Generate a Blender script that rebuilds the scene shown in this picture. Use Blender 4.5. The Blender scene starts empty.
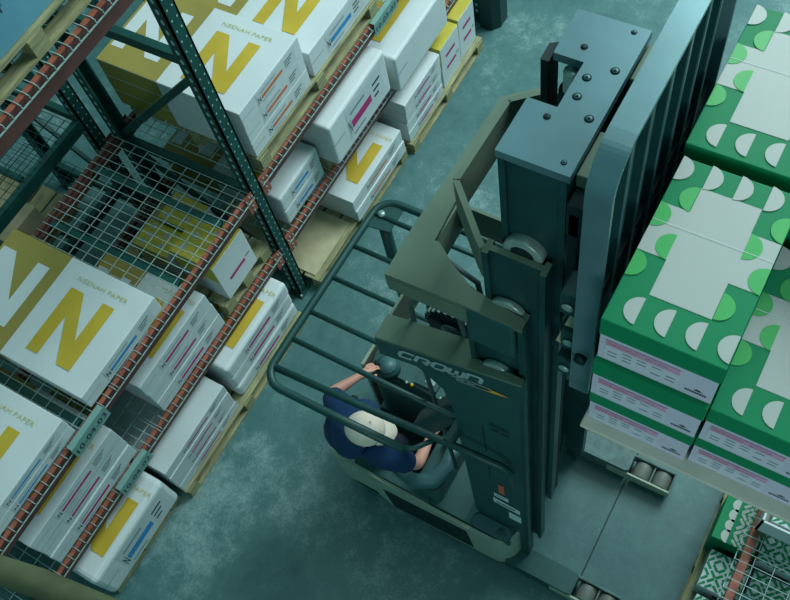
import bpy, bmesh, math, random
from mathutils import Vector, Matrix
random.seed(7)
PI = math.pi
scene = bpy.context.scene
COL = scene.collection

# ------------------------------------------------------------------ materials
def srgb(r, g, b):
    f = lambda c: (c/12.92 if c <= 0.04045 else ((c+0.055)/1.055)**2.4)
    return (f(r/255), f(g/255), f(b/255), 1)

MATS = {}
def mat(name, col, rough=.6, metal=0.0, var=.12, scale=8.0, bump=0.0, col2=None, detail=4, spec=.4, stretch=None):
    if name in MATS: return MATS[name]
    m = bpy.data.materials.new(name); m.use_nodes = True
    nt = m.node_tree; nd = nt.nodes; lk = nt.links
    b = nd['Principled BSDF']
    b.inputs['Roughness'].default_value = rough
    b.inputs['Metallic'].default_value = metal
    b.inputs['Specular IOR Level'].default_value = spec
    c = srgb(*col)
    c2 = srgb(*col2) if col2 else tuple(x*(1-var) for x in c[:3])+(1,)
    c1 = c if col2 else tuple(min(1, x*(1+var)) for x in c[:3])+(1,)
    tc = nd.new('ShaderNodeTexCoord')
    no = nd.new('ShaderNodeTexNoise'); no.inputs['Scale'].default_value = scale
    no.inputs['Detail'].default_value = detail
    src = tc.outputs['Object']
    if stretch:
        mp = nd.new('ShaderNodeMapping'); mp.inputs['Scale'].default_value = stretch
        lk.new(src, mp.inputs['Vector']); src = mp.outputs['Vector']
    lk.new(src, no.inputs['Vector'])
    rp = nd.new('ShaderNodeValToRGB')
    rp.color_ramp.elements[0].position = .3; rp.color_ramp.elements[1].position = .7
    rp.color_ramp.elements[0].color = c2; rp.color_ramp.elements[1].color = c1
    lk.new(no.outputs['Fac'], rp.inputs['Fac'])
    lk.new(rp.outputs['Color'], b.inputs['Base Color'])
    if bump:
        bp = nd.new('ShaderNodeBump'); bp.inputs['Strength'].default_value = bump
        bp.inputs['Distance'].default_value = .01
        lk.new(no.outputs['Fac'], bp.inputs['Height']); lk.new(bp.outputs['Normal'], b.inputs['Normal'])
    MATS[name] = m
    return m

def concrete():
    m = bpy.data.materials.new('polished_concrete'); m.use_nodes = True
    nt = m.node_tree; nd = nt.nodes; lk = nt.links; b = nd['Principled BSDF']
    tc = nd.new('ShaderNodeTexCoord')
    n1 = nd.new('ShaderNodeTexNoise'); n1.inputs['Scale'].default_value = .9; n1.inputs['Detail'].default_value = 8
    n1.inputs['Roughness'].default_value = .65
    n2 = nd.new('ShaderNodeTexNoise'); n2.inputs['Scale'].default_value = 9; n2.inputs['Detail'].default_value = 8
    n2.inputs['Roughness'].default_value = .8
    n3 = nd.new('ShaderNodeTexNoise'); n3.inputs['Scale'].default_value = 60; n3.inputs['Detail'].default_value = 3
    for n in (n1, n2, n3): lk.new(tc.outputs['Object'], n.inputs['Vector'])
    a = nd.new('ShaderNodeMath'); a.operation = 'MULTIPLY_ADD'; a.inputs[1].default_value = .55
    lk.new(n1.outputs['Fac'], a.inputs[0])
    q = nd.new('ShaderNodeMath'); q.operation = 'MULTIPLY_ADD'; q.inputs[1].default_value = .33
    lk.new(n2.outputs['Fac'], q.inputs[0])
    w = nd.new('ShaderNodeMath'); w.operation = 'MULTIPLY'; w.inputs[1].default_value = .12
    lk.new(n3.outputs['Fac'], w.inputs[0]); lk.new(w.outputs[0], q.inputs[2]); lk.new(q.outputs[0], a.inputs[2])
    rp = nd.new('ShaderNodeValToRGB')
    e = rp.color_ramp.elements
    e[0].position = .38; e[0].color = srgb(52, 90, 92)
    e[1].position = .66; e[1].color = srgb(138, 164, 164)
    x = e.new(.52); x.color = srgb(72, 110, 110)
    lk.new(a.outputs[0], rp.inputs['Fac']); lk.new(rp.outputs['Color'], b.inputs['Base Color'])
    r2 = nd.new('ShaderNodeMapRange'); r2.inputs['To Min'].default_value = .32; r2.inputs['To Max'].default_value = .62
    lk.new(n2.outputs['Fac'], r2.inputs['Value']); lk.new(r2.outputs[0], b.inputs['Roughness'])
    b.inputs['Specular IOR Level'].default_value = .35
    return m

M_FLOOR = concrete()
M = dict(
    post=mat('green_post_paint', (12, 66, 62), .55, var=.25),
    hole=mat('post_hole_painted_light', (150, 190, 182), .8),  # pale colour stands in for the bright background seen through the holes
    orange=mat('orange_beam_paint', (146, 82, 64), .5, var=.3, scale=14),
    maroon=mat('beam_face_maroon', (88, 56, 52), .55, var=.2, scale=6),
    wire=mat('galvanised_wire', (146, 172, 168), .4, .0, var=.15),
    wood=mat('pallet_wood', (160, 156, 116), .8, var=.3, scale=6, col2=(112, 114, 88), stretch=(1, 8, 8)),
    cream_deck=mat('pallet_board_pale', (206, 200, 186), .7, var=.1),
    white=mat('carton_white', (196, 204, 206), .55, var=.04, scale=3),
    white2=mat('carton_offwhite', (186, 196, 198), .6, var=.06, scale=3),
    gold=mat('carton_gold_ink', (184, 158, 52), .5, var=.12, scale=3),
    golddull=mat('carton_gold_field', (144, 132, 66), .55, var=.12, scale=2),
    goldpale=mat('carton_gold_text', (178, 180, 120), .6),
    magenta=mat('label_magenta', (170, 40, 110), .6),
    blue=mat('label_blue', (40, 130, 190), .6),
    rust=mat('label_orange', (196, 110, 74), .6),
    ink=mat('label_ink', (30, 50, 60), .7),
    inkgrey=mat('label_grey_ink', (110, 135, 145), .7),
    labelpaper=mat('label_paper', (200, 212, 216), .6, var=.03),
    yellow=mat('yellow_carton', (184, 172, 66), .55, var=.12),
    lid=mat('green_lid', (6, 126, 82), .55, var=.05, scale=2, spec=.2),
    limehalf=mat('light_green_ink', (50, 164, 82), .45, var=.05, scale=2),
    lidwhite=mat('lid_white_ink', (168, 174, 170), .45, var=.03, scale=2),
    boxfront=mat('carton_lilac_white', (200, 194, 212), .6, var=.04),
    boxlabel=mat('carton_label_sheet', (204, 202, 214), .6, var=.03),
    pink=mat('label_pink', (206, 150, 184), .6),
    mast=mat('mast_steel', (30, 70, 72), .42, .3, var=.25, scale=5, bump=.1),
    mastdark=mat('mast_steel_dark', (12, 38, 40), .55, .2, var=.3, scale=5),
    plate=mat('mast_top_plate', (90, 124, 132), .38, .3, var=.14, scale=4, bump=.05),
    crosshead=mat('crosshead_paint', (92, 112, 96), .6, .1, var=.12, scale=5, bump=.15),
    guard=mat('guard_tube_paint', (28, 68, 66), .45, .1, var=.1),
    body=mat('truck_body_grey', (44, 84, 82), .55, var=.1),
    panel=mat('truck_side_panel_grey', (32, 74, 74), .5, var=.1),
    face=mat('hood_face', (34, 72, 72), .5, var=.08),
    cream=mat('truck_skirt_cream', (150, 164, 146), .45, var=.05),
    black=mat('matt_black', (4, 40, 42), .8),
    rubber=mat('pad_vinyl', (62, 100, 104), .45, var=.08),
    steel=mat('bare_steel', (150, 172, 166), .3, .35, var=.2, scale=20),
    chrome=mat('polished_bar', (104, 136, 142), .34, .45, var=.1, scale=7),
    letter=mat('logo_silver', (150, 172, 172), .4),
    amber=mat('logo_amber', (232, 168, 60), .5),
    red=mat('label_red', (214, 96, 70), .6),
    hose=mat('hydraulic_hose', (52, 80, 78), .5),
    skin=mat('skin', (206, 150, 132), .5, var=.06),
    shirt=mat('navy_shirt', (12, 52, 92), .8, var=.15, scale=12, bump=.3),
    trousers=mat('dark_trousers', (22, 34, 48), .85),
    cap=mat('cap_cotton', (222, 208, 194), .85, var=.05, scale=20, bump=.1),
    hair=mat('short_hair', (64, 60, 50), .8),
    shoe=mat('work_shoe', (20, 24, 26), .7),
    tag=mat('rack_tag', (112, 150, 144), .6),
    wheel=mat('load_wheel', (98, 104, 98), .55, var=.15),
    grime=mat('worn_outrigger', (78, 104, 104), .6, var=.3, scale=14, bump=.3),
    olive=mat('worn_olive_canvas', (74, 80, 56), .85, var=.35, scale=5, bump=.4),
    grille=mat('dark_guard_plastic', (16, 56, 56), .5),
    brown=mat('tan_card', (176, 168, 136), .7),
    wall=mat('warehouse_wall_paint', (120, 140, 140), .8),
)

# ------------------------------------------------------------------ mesh builder
TEXTC = {}
def text_geo(s):
    if s in TEXTC: return TEXTC[s]
    cu = bpy.data.curves.new('t', 'FONT'); cu.body = s; cu.size = 1; cu.resolution_u = 2
    ob = bpy.data.objects.new('t', cu); COL.objects.link(ob)
    dg = bpy.context.evaluated_depsgraph_get()
    me = bpy.data.meshes.new_from_object(ob.evaluated_get(dg))
    vs = [v.co.copy() for v in me.vertices]; fs = [tuple(p.vertices) for p in me.polygons]
    bpy.data.objects.remove(ob); bpy.data.meshes.remove(me); bpy.data.curves.remove(cu)
    x0 = min(v.x for v in vs); x1 = max(v.x for v in vs); y0 = min(v.y for v in vs); y1 = max(v.y for v in vs)
    vs = [((v.x-x0)/(x1-x0), (v.y-y0)/(y1-y0)) for v in vs]
    TEXTC[s] = (vs, fs)
    return TEXTC[s]

class MB:
    def __init__(self):
        self.v = []; self.f = []; self.m = []; self.mats = []; self.sm = []
    def mi(self, m):
        if isinstance(m, str): m = M[m]
        if m not in self.mats: self.mats.append(m)
        return self.mats.index(m)
    def add(self, vs, fs, m, smooth=False):
        n = len(self.v); k = self.mi(m)
        self.v += [Vector(p) for p in vs]
        for f in fs:
            self.f.append(tuple(n+i for i in f)); self.m.append(k); self.sm.append(smooth)
        return self
    def box(self, a, b, m, M4=None):
        (x0, y0, z0), (x1, y1, z1) = a, b
        if x0 > x1: x0, x1 = x1, x0
        if y0 > y1: y0, y1 = y1, y0
        if z0 > z1: z0, z1 = z1, z0
        vs = [(x0,y0,z0),(x1,y0,z0),(x1,y1,z0),(x0,y1,z0),(x0,y0,z1),(x1,y0,z1),(x1,y1,z1),(x0,y1,z1)]
        if M4: vs = [M4 @ Vector(v) for v in vs]
        return self.add(vs, [(3,2,1,0),(4,5,6,7),(0,1,5,4),(1,2,6,5),(2,3,7,6),(3,0,4,7)], m)
    def bar(self, p0, p1, w, h, m, up=(0,0,1)):
        """rectangular bar from p0 to p1, w across, h along up"""
        p0 = Vector(p0); p1 = Vector(p1); d = (p1-p0); L = d.length; d.normalize()
        u = Vector(up); u = (u - u.dot(d)*d).normalized(); s = d.cross(u)
        vs = []
        for p in (p0, p1):
            for a, b in ((-1,-1),(1,-1),(1,1),(-1,1)):
                vs.append(p + s*a*w/2 + u*b*h/2)
        return self.add(vs, [(0,1,2,3),(7,6,5,4),(0,4,5,1),(1,5,6,2),(2,6,7,3),(3,7,4,0)], m)
    def tube(self, pts, r, m, seg=10, caps=True):
        pts = [Vector(p) for p in pts]; n = len(pts); rs = r if isinstance(r, (list, tuple)) else [r]*n
        vs = []; prev = None
        for i, p in enumerate(pts):
            t = (pts[min(i+1, n-1)] - pts[max(i-1, 0)]).normalized()
            if prev is None:
                a = Vector((0,0,1)) if abs(t.z) < .9 else Vector((1,0,0))
                u = (a - a.dot(t)*t).normalized()
            else:
                u = (prev - prev.dot(t)*t).normalized()
            prev = u; s = t.cross(u)
            for k in range(seg):
                an = 2*PI*k/seg
                vs.append(p + (u*math.cos(an) + s*math.sin(an))*rs[i])
        fs = []
        for i in range(n-1):
            for k in range(seg):
                a = i*seg+k; b = i*seg+(k+1) % seg
                fs.append((a, b, b+seg, a+seg))
        if caps:
            fs.append(tuple(reversed(range(seg)))); fs.append(tuple((n-1)*seg+k for k in range(seg)))
        return self.add(vs, fs, m, seg > 6)
    def cyl(self, p0, p1, r, m, seg=20):
        return self.tube([p0, p1], r, m, seg)
    def prism(self, poly, lo, hi, m, axis='z', mside=None):
        """extrude 2D polygon along axis; poly in the other two axes order (x,y),(y,z) or (x,z)"""
        def P(a, b, c):
            return (a, b, c) if axis == 'z' else ((c, a, b) if axis == 'x' else (a, c, b))
        n = len(poly)
        area = sum(poly[i][0]*poly[(i+1) % n][1]-poly[(i+1) % n][0]*poly[i][1] for i in range(n))
        if (area < 0) != (axis == 'y'): poly = poly[::-1]
        vs = [P(a, b, lo) for a, b in poly] + [P(a, b, hi) for a, b in poly]
        self.add(vs, [tuple(reversed(range(n))), tuple(range(n, 2*n))], m)
        self.add(vs, [(i, (i+1) % n, n+(i+1) % n, n+i) for i in range(n)], mside or m)
        return self
    def flat(self, o, u, w, pts, m):
        """flat polygon: 2D pts mapped o + a*u + b*w"""
        o = Vector(o); u = Vector(u); w = Vector(w)
        return self.add([o+u*a+w*b for a, b in pts], [tuple(range(len(pts)))], m)
    def rect(self, o, u, w, a0, b0, a1, b1, m):
        return self.flat(o, u, w, [(a0,b0),(a1,b0),(a1,b1),(a0,b1)], m)
    def text(self, s, o, u, w, width, height, m):
        vs, fs = text_geo(s); o = Vector(o); u = Vector(u); w = Vector(w)
        return self.add([o+u*a*width+w*b*height for a, b in vs], fs, m)
    def ribbon(self, o, u, w, pts, t, m):
        """flat stroke along 2D polyline with thickness t"""
        n = len(pts); L = []; R = []
        for i in range(n):
            def nrm(a, b):
                dx, dy = b[0]-a[0], b[1]-a[1]; l = math.hypot(dx, dy) or 1; return (-dy/l, dx/l)
            if i == 0: nn = nrm(pts[0], pts[1]); k = 1
            elif i == n-1: nn = nrm(pts[-2], pts[-1]); k = 1
            else:
                a = nrm(pts[i-1], pts[i]); b = nrm(pts[i], pts[i+1]); nn = (a[0]+b[0], a[1]+b[1])
                l = math.hypot(*nn) or 1; nn = (nn[0]/l, nn[1]/l); k = 1/max(.5, nn[0]*a[0]+nn[1]*a[1])
            x, y = pts[i]
            L.append((x+nn[0]*t/2*k, y+nn[1]*t/2*k)); R.append((x-nn[0]*t/2*k, y-nn[1]*t/2*k))
        for i in range(n-1):
            self.flat(o, u, w, [R[i], R[i+1], L[i+1], L[i]], m)
        return self
    def sphere(self, c, r, m, seg=16, rings=10, sc=(1,1,1), zmin=-1):
        c = Vector(c); vs = []; fs = []
        for i in range(rings+1):
            th = PI*i/rings; z = max(math.cos(th), zmin)
            for k in range(seg):
                ph = 2*PI*k/seg
                vs.append(c + Vector((math.sin(th)*math.cos(ph)*r*sc[0], math.sin(th)*math.sin(ph)*r*sc[1], z*r*sc[2])))
        for i in range(rings):
            for k in range(seg):
                a = i*seg+k; b = i*seg+(k+1) % seg
                fs.append((a, a+seg, b+seg, b))
        return self.add(vs, fs, m, True)
    def rise(self, k=.30, y0=1.31):
        for v in self.v: v.z += max(0, y0-v.y)*k
        return self
    def build(self, name, parent=None, bevel=0, origin=None, seg=2):
        vs = self.v
        lo = [min(v[i] for v in vs) for i in range(3)]; hi = [max(v[i] for v in vs) for i in range(3)]
        o = Vector(origin) if origin else Vector(((lo[0]+hi[0])/2, (lo[1]+hi[1])/2, lo[2]))
        me = bpy.data.meshes.new(name)
        me.from_pydata([tuple(v-o) for v in vs], [], self.f)
        for k, p in enumerate(me.polygons):
            p.material_index = self.m[k]; p.use_smooth = self.sm[k]
        for m in self.mats: me.materials.append(m)
        me.update()
        ob = bpy.data.objects.new(name, me); COL.objects.link(ob)
        pw = wloc(parent) if parent else Vector()
        ob.location = o - pw
        if parent: ob.parent = parent
        if bevel:
            b = ob.modifiers.new('bevel', 'BEVEL'); b.width = bevel; b.segments = seg; b.limit_method = 'ANGLE'
            b.angle_limit = math.radians(40)
        return ob

def wloc(o):
    v = Vector(o.location)
    while o.parent: o = o.parent; v += Vector(o.location)
    return v
def tag(o, label, cat, group=None, kind=None):
    o['label'] = label; o['category'] = cat
    if group: o['group'] = group
    if kind: o['kind'] = kind
    return o
def thing(name, loc, label, cat, group=None):
    o = bpy.data.objects.new(name, None); COL.objects.link(o); o.location = loc; o.empty_display_size = .1
    return tag(o, label, cat, group)
def copy_tree(o, dx=(0,0,0), parent=None):
    c = o.copy(); COL.objects.link(c)
    if parent: c.parent = parent
    else: c.location = Vector(o.location) + Vector(dx)
    for ch in [q for q in bpy.data.objects if q.parent == o]: copy_tree(ch, parent=c)
    return c

X = Vector((1,0,0)); Y = Vector((0,1,0)); Z = Vector((0,0,1))

# ------------------------------------------------------------------ setting
mb = MB(); mb.box((-8,-7,-.2),(14,9,0), M_FLOOR); o = mb.build('floor'); o['kind'] = 'structure'
mb = MB(); mb.box((-8,8.0,0),(14,8.2,9), 'wall'); o = mb.build('wall_back'); o['kind'] = 'structure'

m = MB(); m.box((-8,.262,.0006),(14,.272,.0012),'mastdark'); o = m.build('trim_1'); o['kind'] = 'structure'
# ------------------------------------------------------------------ racking
YF, YB = 3.17, 4.40          # front and rear faces of the left rack
PW = .098
def upright(xc, top, label, holes=True, braces=True, yf=YF, yb=YB, name='rack_upright', guard=False):
    t = thing(name, (xc, (yf+yb)/2, 0), label, 'rack frame', 'upright frames of the pallet racking')
    for y0, y1, sgn in ((yf, yf+.085, -1), (yb-.085, yb, 1)):
        m = MB()
        # open C section: web toward the aisle, two side flanges
        wy = (y0, y0+.012) if sgn < 0 else (y1-.012, y1)
        m.box((xc-PW/2, wy[0], .012), (xc+PW/2, wy[1], top), 'post')
        for s in (-1, 1):
            m.box((xc+s*PW/2-(.012 if s > 0 else 0), y0, .012), (xc+s*PW/2+(.012 if s < 0 else 0), y1, top), 'post')
        if holes:
            z = .12
            while z < top-.05:
                for sx in (-1, 1):
                    fy = wy[0]-.0015 if sgn < 0 else wy[1]+.0015
                    m.flat((xc+sx*.022, fy, z), X, Z, [(-.005,-.007),(.005,-.007),(.004,.007),(-.004,.007)], 'hole')
                # larger keyholes, painted pale, on the side flange that looks along the aisle
                xx = xc-PW/2-.0015
                m.flat((xx, (y0+y1)/2, z), Y, Z, [(.012*math.cos(a*PI/4), .021*math.sin(a*PI/4)) for a in range(8)], 'hole')
                z += .076
        m.build('post', t)
        m = MB(); m.box((xc-.07, (y0+y1)/2-.065, 0), (xc+.07, (y0+y1)/2+.065, .012), 'post')
        m.cyl((xc-.052, (y0+y1)/2-.05, .012), (xc-.052, (y0+y1)/2-.05, .03), .01, 'steel', 8)
        m.build('foot_plate', t)
    if braces:
        for z in (.3, 1.42, 2.74):
            if z > top: continue
            m = MB(); m.bar((xc, yf+.07, z), (xc, yb-.07, z), .05, .075, 'post'); m.build('horizontal_brace', t)
        for za, zb in ((.38, 1.34), (2.60, 1.50)):
            if max(za, zb) > top: continue
            m = MB(); m.bar((xc, yf+.07, za), (xc, yb-.07, zb), .03, .05, 'post'); m.build('diagonal_brace', t)
    if guard:
        m = MB()
        m.prism([(xc-.12, yf-.02), (xc-.12, yf-.14), (xc-.04, yf-.2), (xc+.1, yf-.2), (xc+.14, yf-.1), (xc+.14, yf-.02)], 0, .42, 'grille')
        m.build('post_protector', t, bevel=.012)
    return t

UX = [-.95, 2.265, 5.48]
upright(UX[0], 4.2, 'dark green rack frame just beyond the lower left of the frame', holes=False)
upright(UX[1], 4.2, 'dark green punched rack frame between the empty wire shelf and tall carton stack')
upright(UX[2], 3.3, 'dark green rack frame with post protector at the far end of the aisle, top centre', guard=True)

BAYN = {0: 'left bay', 1: 'right bay'}
def beam(x0, x1, y0, y1, ztop, h, front, label, group):
    t = thing('rack_beam', ((x0+x1)/2, (y0+y1)/2, ztop-h), label, 'rack beam', group)
    m = MB()
    # step beam: the outer part stands higher than the inner ledge
    if front is None:
        m.box((x0, y0, ztop-h), (x1, y1, ztop), 'post')  # dark post colour puts the rear row's shade into the beam
    elif front:
        m.box((x0, y0, ztop-h), (x1, y0+.03, ztop), 'orange'); m.box((x0, y0+.03, ztop-h), (x1, y1, ztop-.03), 'orange')
        m.box((x0, y0-.0015, ztop-h), (x1, y0-.0005, ztop-.004), 'maroon')  # front face is darker than the beam's orange
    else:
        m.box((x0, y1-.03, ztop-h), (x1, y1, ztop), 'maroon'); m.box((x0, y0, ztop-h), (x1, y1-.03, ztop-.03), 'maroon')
    m.build('beam_bar', t)
    for xx, s in ((x0, -1), (x1, 1)):
        if front is None: continue
        m = MB()
        yy = y0 if front else y1-.006
        m.box((xx-(.075 if s > 0 else -.0), y0-.006, ztop-h-.05), (xx+(0 if s > 0 else .075), y0-.001, ztop+.03), 'orange') if front else \
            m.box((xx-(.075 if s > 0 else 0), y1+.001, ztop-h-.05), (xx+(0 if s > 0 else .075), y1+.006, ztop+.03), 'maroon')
        if front:
            for k in range(4):
                m.cyl((xx-s*.035, y0-.006, ztop+.01-k*.05), (xx-s*.035, y0-.012, ztop+.01-k*.05), .008, 'wire', 8)
        m.build('end_connector', t)
    return t

def deck(x0, x1, ztop, label, yf=YF, yb=YB, front_lip=True, sgn=1, wm='wire'):
    t = thing('wire_deck', ((x0+x1)/2, (yf+yb)/2, ztop), label, 'wire deck', 'wire mesh shelf decks')
    r = .0021
    m = MB()
    n = int(round((x1-x0)/.062))
    for i in range(n+1):
        x = x0+(x1-x0)*i/n
        m.box((x-r, min(yf+sgn*.0, yb), ztop+.002), (x+r, max(yf, yb), ztop+.002+2*r), wm)
        if front_lip:   # waterfall over the beam
            m.box((x-r, yf-sgn*.022, ztop-.028), (x+r, yf-sgn*.016, ztop-.0), wm)
            m.bar((x, yf-sgn*.019, ztop-.003), (x, yf+sgn*.01, ztop+.006), 2*r, 2*r, wm)
    m.build('cross_wires', t)
    m = MB()
    L = abs(yb-yf); k = int(L/.115)
    for j in range(1, k+1):
        y = yf+sgn*(.115*j-.03)
        m.box((x0, y-r, ztop+.002-2*r), (x1, y+r, ztop+.003), wm)
    if front_lip:
        m.box((x0-.01, yf-sgn*.019-.003, ztop-.033), (x1+.01, yf-sgn*.019+.003, ztop-.027), wm)
    m.build('long_wires', t)
    for j in range(3):
        m = MB(); x = x0+(x1-x0)*(.18+.32*j)
        m.box((x-.025, min(yf+sgn*.06, yb-sgn*.06), ztop-.034), (x+.025, max(yf+sgn*.06, yb-sgn*.06), ztop-.006), 'post')
        m.build('support_channel', t)
    return t

LV = [(.73, 'low'), (1.50, 'middle'), (3.50, 'top')]
for bi in (0, 1):
    a = UX[bi]+PW/2+.002; b = UX[bi+1]-PW/2-.002
    for z, nm in LV:
        if bi == 1 and nm == 'top': continue
        beam(a, b, YF, YF+.05, z, .11 if nm != 'top' else .13, True,
             f'orange front beam of the {nm} rack level in the {"bay nearest the camera" if bi == 0 else "far bay beside the truck guard"}', 'front beams of the racking')
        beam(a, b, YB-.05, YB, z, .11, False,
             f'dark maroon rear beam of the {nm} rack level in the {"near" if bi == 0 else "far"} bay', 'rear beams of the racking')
        mid = (a+b)/2
        for k, (p, q) in enumerate(((a+.01, mid-.01), (mid+.01, b-.01))):
            deck(p, q, z, f'wire mesh deck on the {nm} rack level, {["lower-left","upper-right"][k]} half of the {["near","far"][bi]} bay')

# second rack row standing back to back behind
upright(UX[1], 3.3, 'dark rack frame standing behind the empty wire shelf', yf=4.72, yb=5.8)
upright(UX[0], 3.3, 'dark rack frame of the rear row beyond the lower left of the frame', yf=4.72, yb=5.8, holes=False)
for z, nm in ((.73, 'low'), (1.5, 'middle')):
    beam(UX[0]+.05, UX[1]-.05, 4.72, 4.77, z, .11, None, f'shade-coloured beam of the {nm} level in the rear rack row', 'beams of the rear rack row')

# hanging location tags on the beams
def rack_tag(x0, z, s, label, y=YF, w=.32, h=.115):
    m = MB(); yy = y-.03
    m.box((x0, yy, z-h), (x0+w, yy+.003, z), 'tag')
    m.text(s, (x0+.02, yy-.002, z-h*.72), X, Z, w-.04, h*.42, 'ink')
    m.box((x0+.005, yy, z), (x0+w-.005, y+.012, z+.004), 'tag')
    tag(m.build('location_tag'), label, 'tag', 'rack location tags')
rack_tag(.20, 1.515, '10-04-03', 'grey tag reading 10-04-03 on the beam beside the lower left carton')
rack_tag(.17, .745, '10-04-02', 'grey location tag on the lowest orange beam at lower left')
rack_tag(3.83, 1.515, '10-03-03', 'grey location tag on the orange beam at the top of the picture')

# ------------------------------------------------------------------ pallets
def pallet(x0, x1, y0, y1, z0, label, name='pallet', h=.13, deckmat='wood', cat='pallet'):
    t = thing(name, ((x0+x1)/2, (y0+y1)/2, z0), label, cat, 'wooden pallets')
    n = max(5, int((y1-y0)/.15)); w = (y1-y0)/n
    for i in range(n):
        m = MB(); m.box((x0, y0+i*w+.012, z0+h-.018), (x1, y0+(i+1)*w-.012, z0+h), deckmat)
        m.build('top_board', t)
    for i in (0, .5, 1):
        m = MB(); yy = y0+.05+(y1-y0-.1)*i
        m.box((x0, yy-.045, z0), (x1, yy+.045, z0+.018), deckmat)
        m.build('bottom_board', t)
    for i in (0, .5, 1):
        for j in (0, .5, 1):
            m = MB(); xx = x0+.06+(x1-x0-.12)*i; yy = y0+.05+(y1-y0-.1)*j
            m.box((xx-.05, yy-.045, z0+.018), (xx+.05, yy+.045, z0+h-.018), deckmat)
            m.build('block', t)
    return t

# ------------------------------------------------------------------ white cartons with the gold letter
def print_front(m, x0, x1, y, z0, z1, bar, big=True):
    """label on the aisle face of a carton"""
    W = x1-x0; H = z1-z0
    o = Vector((x0, y-.0015, z0))
    a0, a1 = W*.30, W*.86
    m.rect(o, X, Z, a0-.03, H*.15, a1+.03, H*.85, 'white2')
    o2 = o - Y*.0012
    m.text('N', o2+X*(a0-.02)+Z*(H*.30), X, Z, .028, H*.3, 'ink')
    m.rect(o2, X, Z, a0+.02, H*.36, a0+.02+(a1-a0)*.62, H*.53, bar)
    for k in range(3):
        m.rect(o2, X, Z, a0+.04+(a1-a0)*.66, H*(.62-.14*k), a0+.04+(a1-a0)*(.9-.05*k), H*(.67-.14*k), 'ink')
    m.rect(o2, X, Z, a0+.02, H*.68, a0+(a1-a0)*.5, H*.73, 'inkgrey')
    m.rect(o2, X, Z, a0+.02, H*.18, a0+(a1-a0)*.4, H*.22, 'inkgrey')

def big_N(m, o, u, w, W, H, t, col):
    """block letter, W wide along u, H tall along w"""
    m.flat(o, u, w, [(0,0),(t,0),(t,H),(0,H)], col)
    m.flat(o, u, w, [(W-t,0),(W,0),(W,H),(W-t,H)], col)
    k = t*1.1; e = Vector((0,0,.0006))
    m.flat(Vector(o)+e, u, w, [(W-k,0),(W-.0002,0),(k,H),(.0002,H)], col)

def n_carton(x0, x1, y0, y1, z0, z1, label, bar='rust', printed=True, group='white cartons with a gold letter', front=True, gold_back=True, base='white', bev=.006, roff=None, nx=(.14,.62)):
    m = MB()
    m.box((x0, y0, z0), (x1, y1, z1), base)
    D = y1-y0; W = x1-x0
    o = Vector((x0, y0, z1+.0015))
    split = D*.565
    if gold_back:
        e = .0012
        # gold rear half on the top and on both side faces
        m.rect(o, X, Y, .002, split, W-.002, D-.002, 'golddull')
        for xx, s in ((x0-e, -1), (x1+e, 1)):
            pts = [(split, .003), (D-.003, .003), (D-.003, z1-z0-.003), (split, z1-z0-.003)]
            if s < 0: pts = pts[::-1]
            m.flat((xx, y0, z0), Y, Z, pts, 'golddull')
        if printed:
            big_N(m, Vector((x0+W*.2, y1-D*.02, z1+.003)), -Y, X, D*.34, W*.62, D*.085, base)
    if printed:
        ro = D*.152 if roff is None else roff
        big_N(m, Vector((x0+W*nx[0], y0+ro+D*.30, z1+.003)), -Y, X, D*.30, W*nx[1], D*.08, 'gold')
        m.text('NEENAH PAPER', Vector((x0+W*(nx[0]+nx[1]+.08), y0+ro+D*.30, z1+.003)), -Y, X, D*.34, W*.04, 'goldpale')
    # glued side flap line and small print
    m.rect((x0, y0-.0012, z0), X, Z, .01, (z1-z0)*.5, W*.2, (z1-z0)*.52, 'inkgrey')
    if front: print_front(m, x0, x1, y0, z0, z1, bar)
    return tag(m.build('paper_carton', bevel=bev, seg=3), label, 'carton', group)

def stack(x0, x1, y0, y1, z0, z1, n, where, bar, plain=False, **k):
    h = (z1-z0)/n
    for i in range(n):
        j = random.uniform(-.006, .006); jy = random.uniform(0, .015)
        pos = 'topmost' if i == n-1 else ('lowest' if i == 0 else {1: 'second from bottom', 2: 'third from bottom', 3: 'fourth from bottom'}[i])
        lab = f'white paper carton {where}' + (f', {pos} in its stack' if n > 1 else '')
        n_carton(x0+j, x1+j, y0+jy, y1+jy, z0+i*h+.001, z0+(i+1)*h-.002, lab, bar, printed=(i == n-1 and not plain), **k)

# middle level (deck at 1.51)
D1 = 1.512
stack(-.44, .32, 3.20, 4.40, D1, 1.70, 2, 'beside tag 10-04-03', 'blue')
stack(.48, 1.235, 3.20, 4.40, D1, 1.665, 1, 'with large gold N alone on the shelf at centre left', 'blue')
pallet(2.40, 3.98, 3.18, 4.32, D1, 'wooden pallet under the tall white cartons at the top of the rack')
stack(2.415, 3.11, 3.195, 4.38, D1+.132, 2.105, 3, 'orange label, right of upright', 'rust')
stack(3.16, 3.94, 3.195, 4.38, D1+.132, 1.875, 1, 'with blue label at the top edge, beside the tall stack', 'blue')
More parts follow.
